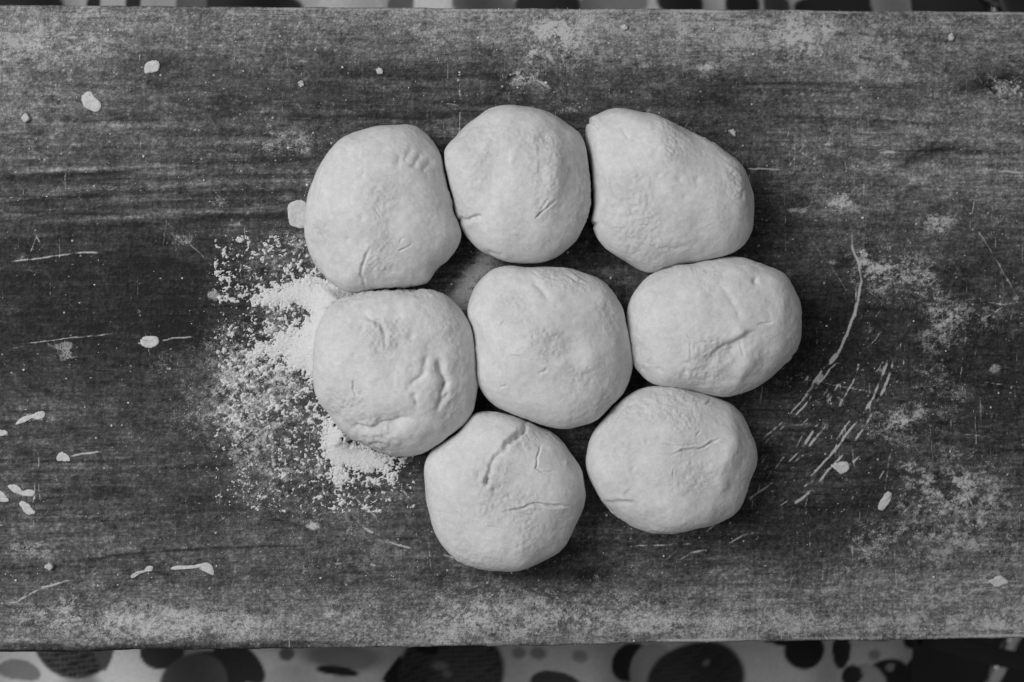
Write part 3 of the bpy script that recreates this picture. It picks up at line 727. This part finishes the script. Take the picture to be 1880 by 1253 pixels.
ball('f', B6, 'broad dough ball with a folded hollow in its side and a small pit', 0.050,
     [([(1323, 520), (1337, 546), (1351, 573), (1355, 592)], 2.2, .35), ([(1385, 606), (1360, 622), (1346, 629), (1323, 638), (1297, 659), (1249, 671)], 1.5, .4), ([(1390, 612), (1360, 632), (1330, 642), (1300, 668), (1290, 690)], 4.5, 1.0), ([(1259, 613), (1265, 622), (1279, 627), (1310, 628)], .6, .55), ([(1267, 627), (1266, 642), (1268, 659)], .6, .45), ([(1212, 673), (1221, 682)], .8, .5), ([(1360, 630), (1362, 655)], .9, .5), ([(1258, 675), (1262, 695)], 1.5, .5), ([(1390, 596), (1420, 592)], 1.0, .7)], 6,
     [(1389, 514, 1.5, -1.5, .7, 40), (1340, 648, 6, -1.9, 1.3, -25), (1362, 680, 4, 1.3, .5, 15), (1400, 650, 9, -1.3, 1.3, -30), (1380, 665, 5, 1.1, 1.2, -20), (1300, 690, 6, -.9), (1436, 560, 5, 1.0, .4, 10), (1355, 612, 3.5, 1.1), (1420, 520, 5, .7), (1200, 600, 18, .8), (1330, 690, 5, -.9)], 1.15)
ball('g', B7, 'cracked dough ball with one long open split and a curved crease', 0.047,
     [([(970, 780), (963, 794), (944, 805), (931, 814), (926, 828)], 1.5, 2.6), ([(926, 828), (910, 840), (900, 856), (894, 880), (888, 901)], 1.3, 1.3), ([(897, 875), (890, 890)], 1.3, 1.6), ([(923, 941), (955, 934), (979, 926), (997, 927), (1023, 931), (1047, 932)], 1.0, 1.2), ([(923, 941), (950, 942), (976, 947)], .6, .5),
      ([(994, 819), (986, 840), (984, 858), (994, 866), (1021, 868)], .7, .7), ([(892, 966), (918, 970)], .5, .35), ([(807, 940), (806, 956)], 1.0, .7), ([(880, 862), (876, 880)], 1.6, .5), ([(945, 860), (965, 868)], .6, .3)], 7,
     [(906, 898, 1, -.9), (925, 895, 3, -.5), (1030, 960, 12, -1.6, .6, -60), (1035, 910, 8, .7), (960, 1015, 8, .6), (840, 850, 14, .8), (985, 995, 6, .6, .4, -60), (1040, 852, 1.4, .5)], .9)
ball('h', B8, 'dough ball with a fine forked crack across its top', 0.048,
     [([(1229, 836), (1247, 827), (1264, 824), (1283, 824), (1299, 816), (1309, 811), (1322, 804)], .8, 1.1), ([(1211, 815), (1242, 819), (1259, 817), (1280, 815)], .6, .7), ([(1108, 798), (1111, 817), (1125, 833), (1137, 846)], .55, .5), ([(1175, 772), (1182, 787)], .5, .35), ([(1299, 743), (1314, 737)], .9, .8), ([(1277, 739), (1283, 735)], .7, .4), ([(1275, 798), (1285, 794)], .7, .4),
      ([(1120, 925), (1140, 924), (1165, 923)], 1.2, .6), ([(1149, 911), (1155, 899)], 1.2, .5), ([(1236, 860), (1233, 880)], .8, .35)], 8,
     [(1186, 810, 1.1, -.7), (1160, 863, 1.1, -.6), (1343, 800, 7, 1.0, .35, 10), (1335, 845, 6, 1.1, .4, 35), (1370, 880, 12, -1.6, .6, -60), (1300, 900, 10, -.8), (1245, 920, 4, -.6), (1325, 890, 4, .7), (1120, 880, 16, .8), (1330, 770, 5, -.5)], 1.0,
     marks=[([(1120, 925), (1165, 923)], 5, .22), ([(1150, 910), (1155, 899)], 5, .15)])

# ------------------------------------------------------------------ heap of flour beside the creased ball
def build_flour():
    st = 0.0004
    a0, a1 = at(385, 950), at(770, 425)
    xs = np.arange(a0[0], a1[0], st); ys = np.arange(a0[1], a1[1], st)
    X, Y = np.meshgrid(xs, ys); nyf, nxf = X.shape
    vx, vy, vz = X - CAM[0], Y - CAM[1], -CAM[2]
    dep = vx * FWD[0] + vz * FWD[2]
    gx = 940 + (vx * RGT[0] + vz * RGT[2]) / dep / hw * 940; gy = 626.5 - vy / dep / hw * 940
    S = lambda mx, my, sd, b=3.0: spec(nyf, nxf, mx / .4, my / .4, sd, b)
    wx, wy = S(4, 4, 50) * 7, S(4, 4, 51) * 7
    gx2, gy2 = gx + wx, gy + wy

    def g(x, y, rx, ry, ro=0):
        r = math.radians(ro); dx, dy = gx2 - x, gy2 - y
        u = (dx * math.cos(r) + dy * math.sin(r)) / rx; w = (-dx * math.sin(r) + dy * math.cos(r)) / ry
        return np.exp(-(u * u + w * w))
    T = np.full(X.shape, -0.55)
    for (x, y, rx, ry, a, *ro) in ((505, 540, 30, 20, 1.2), (550, 545, 45, 24, 1.2, 12), (600, 560, 42, 32, 1.9, 25), (630, 540, 30, 20, .9), (575, 640, 28, 46, 2.3), (550, 622, 44, 28, 1.1, -25), (505, 640, 56, 32, .70, -10), (470, 600, 60, 16, .38, -8),
                                   (470, 665, 60, 30, .42, -20), (555, 668, 34, 16, .6, -20), (430, 700, 50, 50, .30), (440, 770, 24, 34, .42), (415, 540, 18, 22, .40), (580, 478, 34, 14, .42), (545, 520, 80, 16, .3), (605, 800, 18, 40, 1.0, -30),
                                   (625, 830, 30, 24, 1.3), (660, 836, 40, 22, 1.15, 10), (700, 852, 36, 18, .95, 12), (622, 880, 14, 26, .9), (612, 925, 16, 20, .32), (585, 835, 20, 14, .5), (590, 745, 20, 50, .12), (500, 700, 70, 90, .16), (560, 880, 60, 40, .12), (640, 900, 100, 50, .14), (540, 450, 50, 30, .12)):
        T += (a if a > .55 else a * .42) * g(x, y, rx, ry, *(ro or [0]))
    # furrows swept by the fingers, and grain
    T -= 1.1 * g(566, 588, 44, 9, 26) + .35 * g(470, 622, 60, 6, -12) + .25 * g(585, 700, 22, 30)
    gr = S(0.55, 0.5, 52, 2.0); md = S(1.8, 1.5, 53, 2.2)
    T += (.34 * gr + .13 * md) * np.clip(1.15 - np.maximum(T, 0) * 1.1, .12, 1) + .10 * S(6, 5, 54)
    z = np.where(T > 0, .0007 * T, .0012 * T) + np.where(T > 0, (.00022 * gr + .00014 * md) * np.clip(1.1 - T * .9, .2, 1), 0)
    # heap runs up against the ball
    hp = .013 * g(596, 640, 17, 44) + .010 * g(622, 556, 26, 20) + .006 * g(628, 800, 22, 16, 40)
    z = np.clip(z + hp + hp * .06 * md, -.0014, .016)
    e = np.minimum(np.minimum(gx - gx.min(), gx.max() - gx), np.minimum(gy - gy.min(), gy.max() - gy))
    z = np.where(e < 8, -.0014, z)
    keep = (T > -.25) & (e >= 6)
    q = grid_quads(nyf, nxf); kf = keep.ravel(); q = q[kf[q].any(1)]
    used = np.unique(q); mp = np.full(nyf * nxf, -1); mp[used] = np.arange(len(used))
    co = np.stack([X, Y, z], -1).reshape(-1, 3)[used]
    o = link('flour_heap', mesh_np('flour_heap', co, mp[q]), FLOUR)
    tag(o, 'loose heap of pale flour spilling out from under the deeply creased ball', 'flour', kind='stuff')
    return gx, gy, T, z, X, Y


fgx, fgy, fT, fz, fX, fY = build_flour()


def build_crumbs():
    R = np.random.default_rng(3)
    ico = []
    t = (1 + 5 ** .5) / 2
    V = np.array([(-1, t, 0), (1, t, 0), (-1, -t, 0), (1, -t, 0), (0, -1, t), (0, 1, t), (0, -1, -t), (0, 1, -t), (t, 0, -1), (t, 0, 1), (-t, 0, -1), (-t, 0, 1)]) / 1.9
    F = np.array([(0, 11, 5), (0, 5, 1), (0, 1, 7), (0, 7, 10), (0, 10, 11), (1, 5, 9), (5, 11, 4), (11, 10, 2), (10, 7, 6), (7, 1, 8), (3, 9, 4), (3, 4, 2), (3, 2, 6), (3, 6, 8), (3, 8, 9), (4, 9, 5), (2, 4, 11), (6, 2, 10), (8, 6, 7), (9, 8, 1)])
    pts = []
    # granules round the heap
    p = np.clip(fT + .52, 0, .9) ** 1.3; p[fT > 1.2] *= .3
    p = p.ravel() / p.sum()
    for k in R.choice(p.size, 3800, p=p):
        pts.append((fX.flat[k] + R.normal(0, .0003), fY.flat[k] + R.normal(0, .0003), max(fz.flat[k], 0), R.gamma(1.8, .00005) + .00008))
    # loose crumbs all over the board
    w = np.clip(FL, 0.03, .6) ** 1.2; w = w.ravel() / w.sum()
    for k in R.choice(w.size, 2600, p=w):
        pts.append((BXG.flat[k], BYG.flat[k], 0, R.gamma(2.0, .00006) + .00008))
    for _ in range(60):
        q = at(R.uniform(0, 1880), R.uniform(40, 1150)); pts.append((q[0], q[1], 0, R.uniform(.0005, .0009)))
    pts = np.array(pts); n = len(pts)
    sc = pts[:, 3, None, None] * R.uniform(.7, 1.3, (n, 1, 3)) * R.uniform(.8, 1.2, (n, 12, 1))
    co = V[None] * sc; co[:, :, :2] += pts[:, None, :2]; co[:, :, 2] += pts[:, None, 2] + pts[:, None, 3] * .45
    tr = (F[None] + 12 * np.arange(n)[:, None, None]).reshape(-1, 3)
    o = link('flour_crumbs', mesh_np('flour_crumbs', co.reshape(-1, 3), tris=tr), FLOUR)
    tag(o, 'fine flour granules and crumbs scattered over the whole board', 'crumbs', kind='stuff')


build_crumbs()

# ------------------------------------------------------------------ flakes and bits of dried dough
def flake(poly, h, label, name='dough_flake', cat='dough scrap', dome=.6, seed=0, group='dried dough scraps', lift=0.0):
    poly = np.asarray(poly, float); n = len(poly); R = np.random.default_rng(seed)
    M = 44
    t = np.arange(M) / M * n; i = t.astype(int); f = (t - i)[:, None]
    a, b, c, d = poly[(i - 1) % n], poly[i % n], poly[(i + 1) % n], poly[(i + 2) % n]
    o = .5 * (2 * b + (c - a) * f + (2 * a - 5 * b + 4 * c - d) * f * f + (3 * b - 3 * c + d - a) * f ** 3)
    jj = R.normal(0, 1, o.shape); o += .35 * jj + .8 * (jj + np.roll(jj, 1, 0) + np.roll(jj, 2, 0) + np.roll(jj, 3, 0)) / 4
    cen = poly.mean(0); rings = []
    if 'crumb' not in name: h = h * .55
    for s, zz in ((1.0, 0.0), (1.0, h * .45), (.95, h * .9), (.72, h * (1 + .05 * dome)), (.4, h * (1 + .08 * dome))):
        q = at(*(cen + (o - cen) * s).T, 0.0)
        q[:, 2] = zz - .0003 * (zz == 0) + (h * .06 * np.sin(np.arange(M) / M * 6.28 * 2 + seed + zz * 3000) if zz else 0) + lift * (zz > 0) * (q[:, 0] - q[:, 0].min()) / (np.ptp(q[:, 0]) + 1e-6)
        rings.append(q)
    c0 = at(*cen, 0.0); base = c0.copy()
    co = np.vstack(rings + [c0 + [0, 0, h * (1 + .25 * dome)]]) - base
    k = np.arange(M); kn = (k + 1) % M; q = []
    for r in range(len(rings) - 1): q.append(np.stack([r * M + k, r * M + kn, (r + 1) * M + kn, (r + 1) * M + k], -1))
    L = (len(rings) - 1) * M
    tr = np.stack([L + k, L + kn, np.full(M, len(rings) * M)], -1)
    me = mesh_np(name, co, np.vstack(q), tr)
    ob = link(name, me, FLAKE); ob.location = base
    tag(ob, label, cat, group)


C = lambda x, y, rx, ry, n=9, ph=0: [(x + rx * math.cos(2 * math.pi * k / n + ph), y + ry * math.sin(2 * math.pi * k / n + ph)) for k in range(n)]
flake([(267, 119), (274, 113), (288, 112), (294, 120), (290, 131), (276, 135), (266, 134)], .0016, 'squarish pale dough scrap on a dark patch near the board edge', seed=1)
flake([(150, 180), (158, 170), (168, 170), (175, 180), (185, 188), (186, 198), (176, 206), (162, 202), (154, 194)], .0011, 'smooth kidney-shaped dough flake lying flat on the board', dome=.1, seed=2)
flake([(257, 629), (264, 619), (280, 617), (291, 620), (291, 631), (283, 638), (266, 639)], .0013, 'oval dough scrap stuck on a thin straight scratch', seed=3)
flake([(105, 845), (108, 833), (116, 831), (124, 835), (130, 845), (120, 847)], .0012, 'small trapezoid dough scrap with a pale streak trailing beside it', seed=4)
flake([(60, 762), (70, 756), (82, 757), (83, 766), (74, 771), (58, 769), (45, 775), (28, 780), (40, 768)], .0011, 'elongated lumpy dough scrap with a rounded end', seed=5)
flake([(-10, 788), (4, 789), (14, 794), (10, 800), (-12, 800)], .0010, 'thin pointed dough scrap beside the elongated lumpy one', seed=6)
flake([(14, 893), (28, 890), (38, 896), (45, 903), (54, 899), (64, 902), (62, 910), (50, 912), (36, 909), (24, 903)], .0010, 'curved dough flake with a folded tip, next to the stubby oblong flake', seed=7)
flake([(-8, 900), (4, 902), (12, 910), (17, 920), (8, 922), (-8, 920)], .0010, 'triangular dough flake beside the curved and oblong flakes', seed=8)
flake([(36, 925), (42, 919), (50, 922), (58, 932), (66, 940), (62, 945), (50, 944), (42, 936)], .0012, 'stubby oblong dough flake with a dented end', seed=9)
flake([(366, 1036), (380, 1033), (390, 1040), (394, 1052), (391, 1057), (384, 1048), (370, 1042), (345, 1043), (316, 1047), (320, 1040), (345, 1039)], .0011, 'long hooked sliver of dried dough over a dark crack', seed=10, dome=.3)
flake([(240, 1057), (252, 1050), (268, 1046), (272, 1040), (280, 1040), (280, 1048), (268, 1050), (252, 1056), (244, 1061)], .0009, 'crooked thin dough sliver lying beside the hooked one', seed=11, dome=.3)
flake(C(91, 1040, 8, 6.5, 8), .0028, 'small round dough crumb like a pebble', name='dough_crumb', cat='crumb', seed=12)
flake(C(48, 217, 7, 7.5, 7), .0022, 'angular pale dough crumb lying near the kidney-shaped flake', name='dough_crumb', cat='crumb', seed=13)
flake([(1526, 856), (1538, 849), (1552, 848), (1560, 855), (1556, 864), (1545, 871), (1536, 865)], .0013, 'pale dough scrap caught among the flour-filled knife scratches', seed=14)
flake([(1612, 930), (1618, 916), (1628, 904), (1637, 908), (1634, 920), (1622, 936), (1614, 937)], .0013, 'slanted oblong dough scrap lying past the knife scratches', seed=15)
flake([(1814, 1066), (1822, 1064), (1830, 1058), (1842, 1060), (1851, 1068), (1842, 1074), (1828, 1078), (1820, 1073)], .0014, 'star-like dough scrap on a thin straight scratch by the board corner over the chair', seed=16)
flake([(528, 392), (531, 376), (540, 369), (556, 368), (566, 380), (566, 408), (556, 420), (540, 416), (531, 406)], .0010, 'round flour-dusted dough disc partly under the finger-dimpled ball', seed=17, dome=.0)
flake(C(697, 131, 6, 6, 7), .0014, 'small pale crumb between the board edge and the finger-dimpled ball', name='dough_crumb', cat='crumb', seed=18)
flake(C(1146, 51, 7, 5, 7), .0014, 'bright crumb at the board edge facing the notched tip of the pear-shaped ball', name='dough_crumb', cat='crumb', seed=19)
flake(C(553, 155, 6, 6, 7), .0013, 'dull round crumb lying between the squarish scrap and the small pale crumb', name='dough_crumb', cat='crumb', seed=20)
flake([(1741, 66), (1748, 62), (1751, 70), (1747, 76), (1742, 74)], .0016, 'tiny upright bright dough crumb on wavy grain by the corner', name='dough_crumb', cat='crumb', seed=21)
flake([(1338, 241), (1345, 238), (1350, 244), (1348, 250), (1343, 246)], .0012, 'curled crumb close to the rounded flank of the pear-shaped ball', name='dough_crumb', cat='crumb', seed=22)
